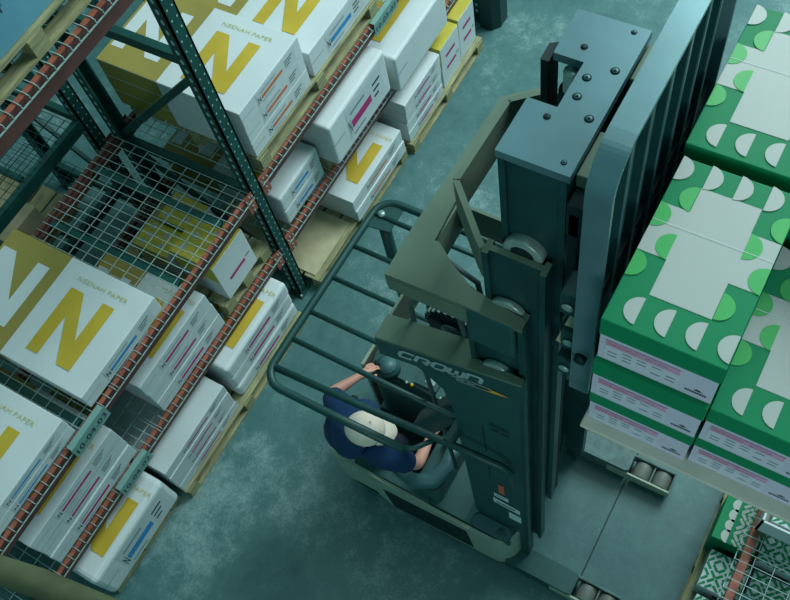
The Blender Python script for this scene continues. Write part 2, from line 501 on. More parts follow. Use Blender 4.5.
# low level (deck at .74)
D2 = .742
stack(-.39, .455, 3.20, 4.35, D2, 1.18, 3, 'magenta label, low shelf lower left', 'magenta', base='white2', roff=.07, nx=(.22,.50))
stack(.77, 1.53, 3.20, 4.05, D2, 1.195, 3, 'shaded, low shelf left of yellow', 'magenta', base='white2', roff=.05, nx=(.28,.5))
pallet(3.0, 3.84, 3.2, 4.25, D2, 'wooden pallet on the low shelf right of the upright')
stack(2.44, 2.96, 3.20, 4.3, D2, 1.09, 2, 'blue label, low shelf by upright', 'blue', bev=.02)
stack(2.99, 3.80, 3.07, 4.3, D2+.132, 1.32, 1, 'with magenta label on the low shelf near the top centre', 'magenta', bev=.025)
stack(3.88, 4.70, 3.06, 4.3, D2, 1.13, 1, 'plain fronted and overhanging at the far end of the low shelf', 'blue', front=False, bev=.025)
# floor level
pallet(-.40, .385, 3.08, 4.2, 0, 'wooden pallet on the floor at the bottom left')
stack(-.41, .385, 3.03, 4.25, .132, .52, 1, 'with gold N and blue stripe on the floor, bottom left', 'blue', bev=.04, roff=.055, nx=(.22,.52))
pallet(.42, 2.05, 3.0, 4.2, 0, 'long wooden pallet on the floor beside the aisle at centre left')
stack(.42, 1.16, 3.03, 4.2, .132, .53, 4, 'magenta stripes, floor centre left', 'magenta', plain=True, base='white2')
stack(1.24, 2.05, 3.04, 4.2, .132, .61, 3, 'floor, behind the guard corner', 'magenta', bev=.03, roff=.055, nx=(.22,.52))
pallet(2.35, 3.80, 3.04, 4.2, 0, 'wooden pallet with one white carton left of the guard tubes')
stack(2.97, 3.76, 3.03, 4.2, .132, .42, 2, 'floor, above the guard tubes', 'rust', roff=.055, nx=(.22,.52))
pallet(3.84, 5.15, 3.0, 4.2, 0, 'wooden pallet on the floor at the top of the aisle')
stack(3.86, 4.46, 3.03, 4.2, .132, .61, 4, 'magenta stripes, floor at top', 'magenta', gold_back=False, plain=True)
m = MB(); m.box((2.38, 3.1, .133), (2.93, 4.1, .139), 'brown'); tag(m.build('cardboard_sheet', bevel=.001), 'tan cardboard sheet lying on the half empty floor pallet', 'cardboard sheet')

def yellow_carton(x0, x1, y0, y1, z0, z1, label, bars=1):
    m = MB(); m.box((x0, y0, z0), (x1, y1, z1), 'white')
    m.rect((x0, y0, z1+.0015), X, Y, .002, .002, x1-x0-.002, y1-y0-.002, 'yellow')
    m.flat((x0-.0013, y0, z0), Y, Z, [(0, z1-z0), (0, (z1-z0)*.55), (y1-y0, (z1-z0)*.55), (y1-y0, z1-z0)], 'yellow')
    for a, b in ((.3,.3),(.7,.35),(.5,.72),(.2,.8),(.82,.8)):   # flower prints
        cx, cy = (x1-x0)*a, (y1-y0)*b
        for k in range(5):
            an = k*2*PI/5
            m.flat((x0+cx+.016*math.cos(an), y0+cy+.016*math.sin(an), z1+.003), X, Y,
                   [(.012*math.cos(q*PI/3), .012*math.sin(q*PI/3)) for q in range(6)], 'lidwhite')
    W = x1-x0; H = z1-z0
    for k in range(bars):
        m.rect((x0, y0-.0015, z0), X, Z, W*.25, H*(.35+.3*k), W*.75, H*(.42+.3*k), 'magenta')
    m.rect((x0, y0-.0015, z0), X, Z, W*.8, H*.4, W*.92, H*.44, 'inkgrey')
    tag(m.build('yellow_carton', bevel=.004), label, 'carton', 'yellow topped cartons')
pallet(1.60, 2.18, 3.2, 4.2, D2, 'small wooden pallet under the yellow topped cartons')
yellow_carton(1.67, 2.03, 3.20, 3.57, D2+.132, 1.30, 'yellow topped carton with white front on the low shelf left of the upright')
yellow_carton(1.66, 1.88, 3.66, 3.97, D2+.132, 1.14, 'small yellow carton seen under the empty wire shelf, nearer the camera')
yellow_carton(1.92, 2.16, 3.64, 3.95, D2+.132, 1.12, 'small yellow carton seen under the empty wire shelf, nearer the upright')
yellow_carton(4.50, 4.82, 3.05, 3.7, .132, .60, 'yellow topped carton on the floor pallet at the top of the aisle', 2)
yellow_carton(4.84, 5.12, 3.06, 3.6, .132, .612, 'outermost yellow carton at the far end of the floor pallet', 2)
# rear row pallet seen through the mesh, with one carton
deck(UX[0]+.1, UX[1]-.1, .73, 'shade-coloured wire deck of the low level in the dark rear row', yf=4.74, yb=5.78, wm='post')  # wires take the dark post colour in place of shade
deck(UX[0]+.1, UX[1]-.1, 1.5, 'shade-coloured wire deck of the middle level in the dark rear row', yf=4.74, yb=5.78, wm='post')
pallet(1.2, 1.85, 4.85, 5.7, .742, 'wooden pallet in the rear rack row seen through the wire mesh')
m = MB(); m.box((1.25, 4.9, .876), (1.6, 5.4, 1.1), 'brown'); tag(m.build('paper_bundle', bevel=.005), 'brown paper bundle in the rear rack row seen through the wire mesh', 'bundle')
m = MB(); m.box((.6, 4.78, 1.509), (1.28, 5.6, 1.75), 'white2')
for k in range(4): m.rect((.6, 4.7785, 1.505), X, Z, .05, .04+.05*k, .6, .048+.05*k, 'inkgrey')
tag(m.build('white_parcel', bevel=.004), 'pale wrapped parcel in the rear row at the far left edge', 'parcel')

# top level pallet load, upper left corner
pallet(1.02, 2.12, 3.22, 4.25, 3.512, 'grey-green wooden pallet on the top shelf in the upper left corner', deckmat='wood')
m = MB(); m.box((1.06, 3.26, 3.645), (2.08, 4.2, 4.15), mat('blue_grey_wrap', (96, 150, 170), .4, var=.1, scale=3))
m.text('10PT  12PT', (1.40, 3.2585, 3.80), X, Z, .34, .032, 'ink')
m.rect((1.06, 3.2585, 3.645), X, Z, .2, .2, .9, .21, 'inkgrey')
tag(m.build('wrapped_paper_stack', bevel=.01), 'blue-grey wrapped paper stack on the top shelf pallet, upper left corner', 'paper stack')

# worn olive edge board close to the camera, bottom left, on a post that stands on the floor
t = thing('lift_basket_rail', (-.45, 1.75, 0), 'worn olive padded rail in the bottom left corner of the picture', 'rail')
m = MB(); m.tube([(-.52,2.10,3.42),(-.345,1.93,3.46),(-.30,1.72,3.46),(-.255,1.42,3.46),(-.24,1.1,3.44)], .05, 'olive', 12); m.build('padded_rail', t)
m = MB(); m.tube([(-.62,2.0,3.3),(-.50,1.84,3.32),(-.43,1.62,3.32),(-.38,1.35,3.32)], .07, 'olive', 12); m.build('lower_pad', t)
m = MB(); m.bar((-.8,1.7,0),(-.8,1.7,3.45), .08, .08, 'post', up=(0,1,0)); m.bar((-.8,1.7,3.38),(-.32,1.72,3.38), .06,.06,'post'); m.build('support_post', t)

# ------------------------------------------------------------------ right rack, lower right corner
YR = -.53
upright(3.2, 2.2, 'dark green rack frame of the opposite row behind the green cartons', yf=-1.6, yb=YR, name='rack_upright', holes=False)
upright(.2, 2.2, 'dark green rack frame of the opposite row beyond the lower right', yf=-1.6, yb=YR, name='rack_upright', holes=False)
t = thing('rack_beam', (1.7, YR-.03, .62), 'orange front beam of the opposite rack in the lower right corner', 'rack beam', 'front beams of the racking')
m = MB(); m.box((.25,YR-.06,.62),(3.15,YR-.01,.70),'orange'); m.build('beam_bar', t)
for xx in (.25, 3.15):
    m = MB(); m.box((xx-.035, YR+.001, .56), (xx+.035, YR+.006, .76), 'orange'); m.build('end_connector', t)
m = MB(); m.box((.25,-1.58,.62),(3.15,-1.53,.72),'maroon'); tag(m.build('rack_beam'), 'rear beam of the opposite rack in the lower right corner', 'rack beam', 'rear beams of the racking')
deck(.27, 1.68, .735, 'wire mesh deck of the opposite rack, lower right corner, nearer half', yf=YR, yb=-1.58, sgn=-1)
deck(1.72, 3.13, .735, 'wire mesh deck of the opposite rack under the white tray of green cartons', yf=YR, yb=-1.58, sgn=-1)

def leaf_carton(x0, x1, y0, y1, z0, z1, label, halves=False, ang=.5):
    """white carton covered with green leaf strokes"""
    m = MB(); m.box((x0, y0, z0), (x1, y1, z1), 'lid' if halves else 'white2')
    W, D = x1-x0, y1-y0
    o = Vector((x0, y0, z1+.0015))
    cs = .036
    rnd = random.Random(int(x0*100)+int(z0*37))
    nx, ny = int(W/cs), int(D/cs)
    xr0 = int(nx*.0)
    for i in range(nx):
        for j in range(ny):
            if halves and j > ny*.45: continue
            cx = (i+.5)*W/nx; cy = (j+.5)*D/ny
            a = (PI/4 if (i//2+j//2) % 2 else -PI/4)
            l, w = cs*.72, cs*.25
            c, s = math.cos(a), math.sin(a)
            pts = [(-l,-w),(l*.7,-w),(l,0),(l*.7,w),(-l,w)]
            pts = [(max(.002, min(W-.002, cx+p*c-q*s)), max(.002, min(D-.002, cy+p*s+q*c))) for p, q in pts]
            m.flat(o, X, Y, pts, 'lidwhite' if halves else 'lid')
    if halves:   # row of half discs along the aisle side edge
        for i in range(4):
            cx = W*(.14+.24*i); r = .045
            m.flat(o+Z*.001, X, Y, [(cx+r*math.cos(PI*k/10+PI/2-PI/2), D*.66+r*math.sin(PI*k/10)) for k in range(11)], 'lidwhite')
    m.rect((x0-.0013, y0, z0), Y, Z, D*.35, (z1-z0)*.3, D*.55, (z1-z0)*.6, 'ink')
    m.rect((x0, y1+.0013, z0), X, Z, W*.1, (z1-z0)*.4, W*.9, (z1-z0)*.5, 'limehalf')
    tag(m.build('patterned_carton', bevel=.003), label, 'carton', 'green and white patterned cartons')
pallet(1.1, 2.25, -1.4, -.35, 0, 'wooden pallet on the floor under the patterned cartons, lower right')
leaf_carton(1.76, 2.06, -.63, -.36, .132, .46, 'green carton with white half discs below the raised pallet load', True)
leaf_carton(1.47, 1.72, -.65, -.40, .132, .34, 'leaf patterned carton low on the floor pallet beside the orange beam')
leaf_carton(1.14, 1.42, -.72, -.42, .132, .33, 'leaf patterned carton on the floor pallet at the bottom edge')
leaf_carton(1.44, 1.72, -1.02, -.68, .132, .34, 'leaf patterned carton dimly seen under the wire deck')
leaf_carton(1.76, 2.04, -1.0, -.66, .132, .40, 'leaf patterned carton under the wire deck behind the half disc carton')
leaf_carton(1.14, 1.42, -1.05, -.75, .132, .36, 'leaf patterned carton in the bottom right corner under the mesh')
# open white tray on the deck with patterned carton inside
t = thing('display_tray', (1.98, -.78, .745), 'white open tray box on the wire deck holding a leaf patterned carton', 'tray')
m = MB(); x0,x1,y0,y1,z0 = 1.83,2.25,-1.02,-.55,.745
m.box((x0,y0,z0),(x1,y1,z0+.01),'white')
for a, b in (((x0,y0,z0),(x0+.012,y1,z0+.2)), ((x1-.012,y0,z0),(x1,y1,z0+.2)), ((x0,y0,z0),(x1,y0+.012,z0+.2)), ((x0,y1-.012,z0),(x1,y1,z0+.2))): m.box(a, b, 'white')
m.build('tray_wall', t)
leaf_carton(1.86, 2.22, -.99, -.60, .757, .93, 'leaf patterned carton standing inside the white tray')

# ------------------------------------------------------------------ raised load: green lidded cartons
BL, BW, BH = .538, .320, .234
def half_disc(m, o, u, w, c, r, ang, col):
    pts = [(c[0]+r*math.cos(ang+PI*k/14), c[1]+r*math.sin(ang+PI*k/14)) for k in range(15)]
    m.flat(o, u, w, pts, col)
def lidded_carton(x0, y1, z0, label, yaw=0, detail=True):
    """x0 near end; y1 = side toward the mast; extends to -Y"""
    cx, cy = x0+BL/2, y1-BW/2
    t = thing('lidded_carton', (cx, cy, z0), label, 'carton', 'green lidded cartons on the raised pallet')
    z1 = z0+BH; sk = .088
    m = MB(); m.box((x0+.004, y1-BW+.004, z0), (x0+BL-.004, y1-.004, z1-sk+.02), 'boxfront')
    # label panel on the near end: u runs to -Y, w up
    o = Vector((x0+.004-.0012, y1, z0)); u = -Y
    m.rect(o, u, Z, .02, .012, .225, .125, 'boxlabel')
    o2 = o-X*.001
    m.rect(o2, u, Z, .022, .094, .222, .124, 'pink')
    m.text('COVER 80 LB SMOOTH', o2-X*.0006+u*.026+Z*.104, u, Z, .085, .012, 'rust')
    m.text('8.5 X 11 LETTER', o2-X*.0006+u*.13+Z*.104, u, Z, .06, .01, 'inkgrey')
    for r in range(3):
        for q in range(5):
            if (q*7+r*3) % 4: m.rect(o2, u, Z, .03+.04*q, .078-.02*r, .03+.04*q+.026, .082-.02*r, 'inkgrey')
    # maker's small mark, lower right
    m.flat(o2, u, Z, [(.276,.056),(.266,.048),(.282,.046)], 'ink'); m.flat(o2, u, Z, [(.280,.055),(.276,.050),(.292,.047)], 'ink')
    for q in range(9): m.rect(o2, u, Z, .245+.0065*q, .030, .2498+.0065*q, .038, 'ink')
    m.build('carton_base', t, bevel=.003)
    m = MB(); m.box((x0, y1-BW, z1-sk), (x0+BL, y1, z1), 'lid')
    cv = BW/4; cu = BL/7; nu = 7          # cell size, number of rows along the length
    o = Vector((x0, y1, z1+.0012)); U = X; V = -Y   # a along length, b across
    A = lambda a: min(max(a*cu, .0015), BL-.0015); B = lambda b: min(max(b*cv, .0015), BW-.0015)
    lo, hi = 1.45, 6.0
    a0, a1 = 2.9, 4.95
    poly = [(A(lo),B(1)),(A(a0),B(1)),(A(a0),B(0)),(A(a1),B(0)),(A(a1),B(1)),(A(hi),B(1)),(A(hi),B(3)),(A(a1),B(3)),(A(a1),B(4)),(A(a0),B(4)),(A(a0),B(3)),(A(lo),B(3))]
    # split into three convex rectangles
    for q in (((lo,1),(hi,3)), ((a0,0),(a1,1)), ((a0,3),(a1,4))):
        m.flat(o, U, V, [(A(q[0][0]),B(q[0][1])),(A(q[1][0]),B(q[0][1])),(A(q[1][0]),B(q[1][1])),(A(q[0][0]),B(q[1][1]))][::-1], 'lidwhite')
    o3 = o+Z*.0012; r = cv*.5
    def hd(a, b, bulge, col):   # flat side along the length; bulge +1 away from mast, -1 toward it
        if bulge > 0: half_disc(m, o3, U, V, (a*cu, b*cv+.002), r, 0, col)
        else: half_disc(m, o3, U, V, (a*cu, b*cv-.002), r, PI, col)
    for k in range(4):
        hd(.75, k+1, -1, 'lidwhite'); hd(6.5, k, 1, 'lidwhite')
    hd(4.45, 0, 1, 'limehalf'); hd(2.35, 0, 1, 'limehalf'); hd(5.45, 1, -1, 'limehalf'); hd(3.4, 1, -1, 'limehalf')
    hd(5.5, 4, -1, 'limehalf'); hd(4.45, 3, 1, 'limehalf'); hd(3.4, 4, -1, 'limehalf'); hd(2.0, 3, 1, 'limehalf')
    m.rect(o3+Z*.0006, U, V, BL*.6, .002, BL*.603, BW-.002, 'labelpaper')
    m.build('lid', t, bevel=.003)
    t.rotation_euler.z = 0
    return t
PZ = 3.686
tiers = ['bottom', 'middle', 'top']
def L3(row, colname, lvl): return f'green lidded carton, {tiers[lvl]} tier, {colname}, {row} row'
rng = random.Random(3)
off = {0: (.0, .0), 1: (-.012, .0), 2: (.002, -.001)}
for row, rx in (('near', .995), ('far', .995+BL+.045)):
    for cidx, cname in enumerate(('column next to the mast', 'second column', 'third column')):
        n = 3 if (row == 'far' or cidx == 0) else 2
        if row == 'far' and cidx == 2: n = 2
        for lv in range(n):
            ox, oy = off[lv]
            lidded_carton(rx+ox+rng.uniform(-.003,.003)+(0.006 if cidx else 0), .304+oy-cidx*(BW+.003)+(0 if row == 'near' else .012), PZ+lv*(BH+.003), L3(row, cname, lv))
# pallet carrying them
m = MB()
t = thing('load_pallet', (1.6, -.25, 3.56), 'pale wooden pallet held high on the forks under the green cartons', 'pallet')
m = MB(); m.box((.962, -.96, 3.668), (2.24, .312, 3.685), 'cream_deck'); m.build('top_sheet', t, bevel=.003)
m = MB()
for y in (.26, -.32, -.9):
    m = MB(); m.box((.985, y-.045, 3.60), (2.22, y+.045, 3.668), 'wood'); m.build('stringer', t)
for x in (1.06, 1.6, 2.14):
    m = MB(); m.box((x-.05, -.955, 3.586), (x+.05, .305, 3.60), 'wood'); m.build('bottom_board', t)

# ------------------------------------------------------------------ reach truck
T = thing('reach_truck', (1.6, 1.1, 0), 'dark grey reach truck with CROWN lettering, tall mast and tubular overhead guard', 'forklift')
CX = 1.6
def rounded(x0, x1, y0, y1, r, n=5, corners=(1,1,1,1)):
    pts = []
    for (cx, cy, a, on) in ((x1-r, y1-r, 0, corners[0]), (x0+r, y1-r, PI/2, corners[1]), (x0+r, y0+r, PI, corners[2]), (x1-r, y0+r, 3*PI/2, corners[3])):
        if on:
            for k in range(n+1): pts.append((cx+r*math.cos(a+PI/2*k/n), cy+r*math.sin(a+PI/2*k/n)))
        else:
            pts.append((x1 if cx > (x0+x1)/2 else x0, y1 if cy > (y0+y1)/2 else y0))
    return pts
XN, XFAR = 1.05, 2.15
YREAR, YFRONT = 2.05, .68
# chassis
m = MB()
m.prism(rounded(XN+.02, XFAR-.02, YFRONT+.02, 1.28, .09), .08, .63, 'body')
m.prism(rounded(1.60, XFAR-.02, 1.26, YREAR-.03, .12), .08, .86, 'body')
m.prism([(XN+.03,1.26),(1.62,1.26),(1.62,YREAR-.03),(XN+.24,YREAR-.03),(XN+.10,YREAR-.12),(XN+.03,YREAR-.25)], .08, .24, 'black')
chassis = m.build('chassis', T, bevel=.012)
# floor mat of the compartment
m = MB(); m.prism([(XN+.1,1.30),(1.6,1.30),(1.6,YREAR-.06),(XN+.3,YREAR-.06),(XN+.1,YREAR-.26)],.24,.252,'black'); m.build('floor_mat', T)
# cream skirt: near side panel with battery opening as a black sheet, corners rounded
m = MB()
def skirt_path():
    p = [(1.62,YREAR)]
    return p
n = 6
path = [(XN+.16, YREAR+.0)]
for k in range(n+1):
    a = PI/2+PI/2*k/n; path.append((XN+.12+.12*math.cos(a), YREAR-.12+.12*math.sin(a)))
path += [(XN, 1.72), (XN, 1.62), (XN, 1.2), (XN, YFRONT+.14)]
for k in range(n+1):
    a = PI+PI/2*k/n; path.append((XN+.14+.14*math.cos(a), YFRONT+.14+.14*math.sin(a)))
path += [(XN+.22, YFRONT)]
def wall(m, path, z0f, z1f, th, col, inner=(1, 0)):
    c = Vector((1.6, 1.3, 0))
    outs = [Vector((x, y, 0)) for x, y in path]; ins = []
    for i, p in enumerate(outs):
        t_ = (outs[min(i+1, len(outs)-1)]-outs[max(i-1, 0)]).normalized()
        nn = Vector((-t_.y, t_.x, 0))
        if nn.dot(c-p) < 0: nn = -nn
        ins.append(p+nn*th)
    for i in range(len(outs)-1):
        a, b, d, e = outs[i], outs[i+1], ins[i+1], ins[i]
        z0a, z0b = z0f(a), z0f(b); z1a, z1b = z1f(a), z1f(b)
        vs = [a+Z*z0a, b+Z*z0b, d+Z*z0b, e+Z*z0a, a+Z*z1a, b+Z*z1b, d+Z*z1b, e+Z*z1a]
        m.add(vs, [(0,1,2,3),(7,6,5,4),(4,5,1,0),(5,6,2,1),(6,7,3,2),(7,4,0,3)], col)
ztop = lambda p: .655+.09*max(0, min(1, (p.y-1.3)/.5))
wall(m, path, lambda p: .10+.22*max(0, min(1, (p.y-1.62)/.1)), ztop, .022, 'cream')
m.text('RM6000', (XN-.0015, 1.80, .64), -Y, Z, .16, .022, 'inkgrey')
skirt = m.build('side_skirt', T)
m = MB(); m.box((XN+.03,1.60,.08),(XN+.10,1.93,.40),'mastdark'); m.build('lower_inset', T)  # dark box set in below the raised end of the skirt
m = MB()
m.prism([(.97,.16),(1.0,.56),(1.63,.50),(1.60,.12)], XN-.004, XN+.002, 'black', 'x'); m.build('battery_opening_shade', T)  # flat black sheet on the skirt stands in for shade in the opening
# far rear skirt
m = MB(); YREAR2 = YREAR+.045; path2 = [(1.66, YREAR2), (XFAR-.14, YREAR2)]
for k in range(n+1):
    a = PI/2-PI/2*k/n; path2.append((XFAR-.14+.14*math.cos(a), YREAR2-.14+.14*math.sin(a)))
path2.append((XFAR, 1.0))
wall(m, path2, lambda p: .1, lambda p: .88, .022, 'cream'); m.build('rear_skirt', T)
# deck panels near the mast: sloping covers
m = MB()
m.prism([(1.27,.63),(1.27,.70),(1.02,.69),(.98,.665),(.72,.665),(.70,.63)], XN+.03, 1.45, 'body', 'x')
m.build('battery_cover', T, bevel=.01)
m = MB(); m.prism(rounded(XN+.03, 1.17, .72, .98, .04), .665, .677, 'rubber'); m.cyl((1.12,.78,.677),(1.12,.78,.684),.03,'body',14); m.build('step_pad', T, bevel=.004)
# near wall of the compartment with padded backrest and armrest
m = MB(); m.prism([(XN+.025,1.27),(XN+.09,1.27),(XN+.09,YREAR-.20),(XN+.06,YREAR-.19),(XN+.025,YREAR-.24)], .24, .735, 'body'); m.build('compartment_wall', T, bevel=.01)
m = MB()
pad = [(1.12,1.50),(1.10,1.36),(1.16,1.26),(1.28,1.22),(1.40,1.24),(1.44,1.30)]
m.tube([(x,y,.96) for x,y in pad], [.035,.05,.055,.055,.05,.035], 'rubber', 14); m.build('armrest', T)
m = MB(); m.prism(rounded(1.10,1.50,1.20,1.36,.05), .64, .92, 'body'); m.build('armrest_base', T, bevel=.02)
# control console
m = MB()
m.prism([(1.62,1.20),(1.66,1.98),(1.74,2.0),(2.1,1.96),(2.12,1.20)], .86, 1.00, 'body')
con = m.build('control_console', T, bevel=.02)
m = MB(); m.cyl((1.67,1.86,1.0),(1.67,1.86,1.07),.078,'panel',28); m.cyl((1.67,1.86,1.07),(1.67,1.86,1.085),.062,'rubber',28); m.build('steering_tiller', con)
m = MB(); m.cyl((1.64,1.915,1.085),(1.64,1.915,1.13),.017,'black',12); m.build('tiller_knob', con)
m = MB(); m.box((1.66,1.50,1.0),(1.78,1.66,1.03),'panel'); m.box((1.69,1.53,1.03),(1.76,1.6,1.034),'steel'); m.build('display', con)
m = MB()
for y, c in ((1.71,'steel'),(1.67,'amber'),(1.46,'steel')): m.cyl((1.64,y,1.0),(1.64,y,1.016),.010,c,10)
m.build('switch', con)
m = MB(); m.cyl((1.47,1.36,.9),(1.47,1.36,1.06),.016,'black'); m.sphere((1.47,1.36,1.08),.028,'rubber'); m.build('control_handle', T)
# tall side cover of the mast
m = MB()
XP = 1.18
prof = [(.62,.15),(.62,3.205),(.80,3.15),(1.20,3.03),(1.31,3.0),(1.31,2.84),(1.14,2.84),(1.02,2.70),(.99,2.5),(.985,.70),(.95,.64),(.9,.15)]
m.prism(prof, XP, XP+.012, 'panel', 'x')
m.box((XP-.012,.615,.15),(XP+.02,.635,3.22),'mast')
side = m.build('side_cover', T, bevel=.003)
m = MB()
# hood: sloped face with lettering, flat top
face = [(.64,2.74),(.74,2.80),(.9,2.84),(1.31,2.84),(1.31,3.0),(.62,3.0),(.60,2.9)]
m.prism(face, XP-.02, XP-.001, 'face', 'x')
m.prism([(XP-.02,.62),(XP-.02,1.31),(XP+.10,1.31),(XP+.10,.87),(XP+.03,.84),(XP+.008,.62)], 3.0, 3.02, 'crosshead')
m.prism([(XP+.085,.84),(XP+.085,1.31),(XP+.10,1.31),(XP+.10,.84)], 2.8, 3.0, 'face')
m.box((XP-.018,1.30,2.84),(XP+.1,1.315,3.0),'crosshead')
hood = m.rise().build('logo_hood', T, bevel=.004)
# CROWN lettering drawn as wide rounded strokes
m = MB()
o = Vector((XP-.0225, 1.20, 2.90)); u = -Y; w = Z
lw, lh, gap, th = .066, .062, .016, .0185
def arcs(pts): return pts
sl = .018
def S(p, k): return [(k*(lw+gap)+a*lw + b*sl, b*lh) for a, b in p]
C_ = [(1,.82),(.9,1),(.25,1),(.05,.8),(.0,.3),(.12,0),(.8,0),(.95,.18)]
R_ = [(0,0),(.08,1),(.75,1),(.95,.8),(.9,.45),(.55,.4)]
R2 = [(.5,.4),(.98,0)]
O_ = [(.2,0),(.02,.25),(.05,.8),(.2,1),(.8,1),(.98,.8),(.95,.2),(.8,0),(.2,0)]
W_ = [(0,1),(0,.15),(.12,0),(.42,0),(.5,.15),(.5,.9)]
W2 = [(.5,.15),(.58,0),(.88,0),(1,.15),(1,1)]
N_ = [(0,0),(.02,1),(.75,1),(.96,.8),(1,0)]
for k, strokes in enumerate(([C_],[R_,R2],[O_],[W_,W2],[N_])):
    for s in strokes: m.ribbon(o, u, w, S(s, k), th, 'letter')
m.rise().build('lettering', hood)
m = MB(); o = Vector((XP-.0225, .94, 2.862)); oo = []
m.ribbon(o, u, w, [(.00,.016),(.09,.022),(.17,.014),(.24,-.012)], .007, 'letter')
m.ribbon(o, u, w, [(.02,-.016),(.10,-.020),(.17,-.020),(.24,-.012)], .006, 'letter')
m.flat(o-X*.0006, u, w, [(.12,.020),(.17,.010),(.19,-.002),(.17,-.014),(.11,-.020),(.20,-.020),(.265,-.012),(.21,.006)], 'amber')
for k in range(2): m.rect(o, u, w, .02+.05*k, -.005, .06+.05*k, .004, 'letter')
m.rise().build('logo_swoosh', hood)
# warning labels and hand holes on the side cover
m = MB(); ox = XP-.0025
m.rect((ox,.795,1.40),-Y,Z,0,0,.035,.17,'red')
m.rect((ox,.83,1.28),-Y,Z,0,0,.09,.07,'labelpaper'); m.rect((ox-.001,.83,1.28),-Y,Z,.01,.03,.07,.045,'inkgrey')
m.flat((ox,.84,1.12),-Y,Z,[(0,.02),(.17,.0),(.17,.09),(0,.12)],'labelpaper'); m.rect((ox-.001,.83,1.15),-Y,Z,.01,.01,.13,.03,'ink')
m.rect((ox,.745,.93),-Y,Z,0,0,.08,.14,'labelpaper')
m.build('warning_label', side)
m = MB()
for y in (.775,.725): m.box((XP-.004,y-.018,2.46),(XP-.001,y+.018,2.53),'black'); m.box((XP-.012,y-.02,2.525),(XP-.001,y+.02,2.545),'panel')
m.build('hand_hole', side)
m = MB(); m.box((XP-.003,.838,2.05),(XP-.001,.842,2.45),'black'); m.box((XP-.003,.838,1.6),(XP-.001,.842,1.85),'black'); m.build('panel_seam', side)
# outer stage rails
def rails(name, xo, y0, y1, z0, z1, th, fl, colr='mast', parent=T):
    """pair of I-section rails; xo = half distance of web from centre"""
    mk = None
    for s in (-1, 1):
        m = MB(); x = CX+s*xo
        m.box((x-th/2, y0+.02, z0),(x+th/2, y1-.02, z1), colr)
        m.box((x-fl/2, y0, z0),(x+fl/2, y0+.022, z1), colr)
        m.box((x-fl/2, y1-.022, z0),(x+fl/2, y1, z1), colr)
        m.add([(x-th/2,y0,z1+.0008),(x+th/2,y0,z1+.0008),(x+th/2,y1,z1+.0008),(x-th/2,y1,z1+.0008)], [(0,1,2,3)], 'crosshead')
        for ya in (y0, y1-.022):
            m.add([(x-fl/2,ya,z1+.001),(x+fl/2,ya,z1+.001),(x+fl/2,ya+.022,z1+.001),(x-fl/2,ya+.022,z1+.001)], [(0,1,2,3)], 'crosshead')
        mk = m.build(name, parent, bevel=.0)
    return mk
m = MB(); m.box((1.28,1.30,2.78),(1.92,1.312,3.0),'crosshead'); m.box((1.905,.86,2.80),(1.92,1.30,3.0),'crosshead'); m.build('hood_cross_plate', T)
rails('outer_rail', .365, .63, .86, .06, 3.63, .022, .06)
rails('middle_rail', .312, .575, .80, .40, 3.95, .022, .055)
rails('inner_rail', .25, .545, .755, 1.2, 4.40, .03, .052)
# solid near face of the inner stage and the dark interior cross members
m = MB(); m.box((1.343,.56,3.2),(1.350,.745,4.39),'mast'); m.box((1.85,.56,3.2),(1.857,.745,4.39),'mast'); m.build('inner_cheek', T, bevel=.004)
for z in (.5,1.3,2.1,2.9,3.6):
    m = MB(); m.box((1.37,.70,z),(1.83,.735,z+.16),'mastdark'); m.build('cross_member', T)
m = MB(); m.box((1.24,.80,.1),(1.96,.83,2.7),'mastdark'); m.build('mast_back_shield', T)
for x in (1.50, 1.70):
    m = MB(); m.cyl((x,.70,.1),(x,.70,4.3),.04,'mastdark',16); m.cyl((x,.70,3.9),(x,.70,4.38),.028,'steel',14); m.build('lift_cylinder', T)
# rollers on the near and far sides
for z, xa, xb, y in ((3.955, 1.301, 1.341, .675), (3.60, 1.249, 1.275, .715), (3.14, 1.193, 1.222, .745)):
    for s_ in (0, 1):
        a, b = (xa, xb) if s_ == 0 else (2*CX-xb, 2*CX-xa)
        m = MB(); m.cyl((a,y,z),(b,y,z),.070,'steel',32); m.cyl((a-.001,y,z),(b+.001,y,z),.045,'mastdark',20); m.build('roller', T, bevel=.006)
# top plate of the inner stage
m = MB()
poly = [(1.325,.762),(1.325,.538),(1.88,.538),(1.88,.765),(1.705,.76),(1.70,.668),(1.535,.665),(1.516,.757)]
# split into convex pieces so the notch stays clean
for q in ([(1.325,.762),(1.325,.538),(1.525,.538),(1.525,.76)], [(1.525,.668),(1.525,.538),(1.70,.538),(1.70,.668)], [(1.70,.762),(1.70,.538),(1.88,.538),(1.88,.768)]):
    m.prism(q, 4.40, 4.432, 'plate')
tp = m.build('mast_top_plate', T)
for x, y in ((1.704,.575),(1.652,.637),(1.58,.634),(1.522,.572),(1.855,.583),(1.362,.573)):
    big = x not in (1.855, 1.362)
    R1 = .014 if big else .009
    m = MB(); m.cyl((x,y,4.432),(x,y,4.4328),R1,'black',18); m.cyl((x,y,4.4328),(x,y,4.4338),R1*.66,'plate',14); m.cyl((x,y,4.4338),(x,y,4.4344),R1*.34,'black',8)
    m.build('plate_bolt', tp)
for x, y in ((1.752,.69),(1.484,.68)):
    m = MB(); m.cyl((x,y,4.432),(x,y,4.4335),.011,'black',16); m.build('plate_hole', tp)
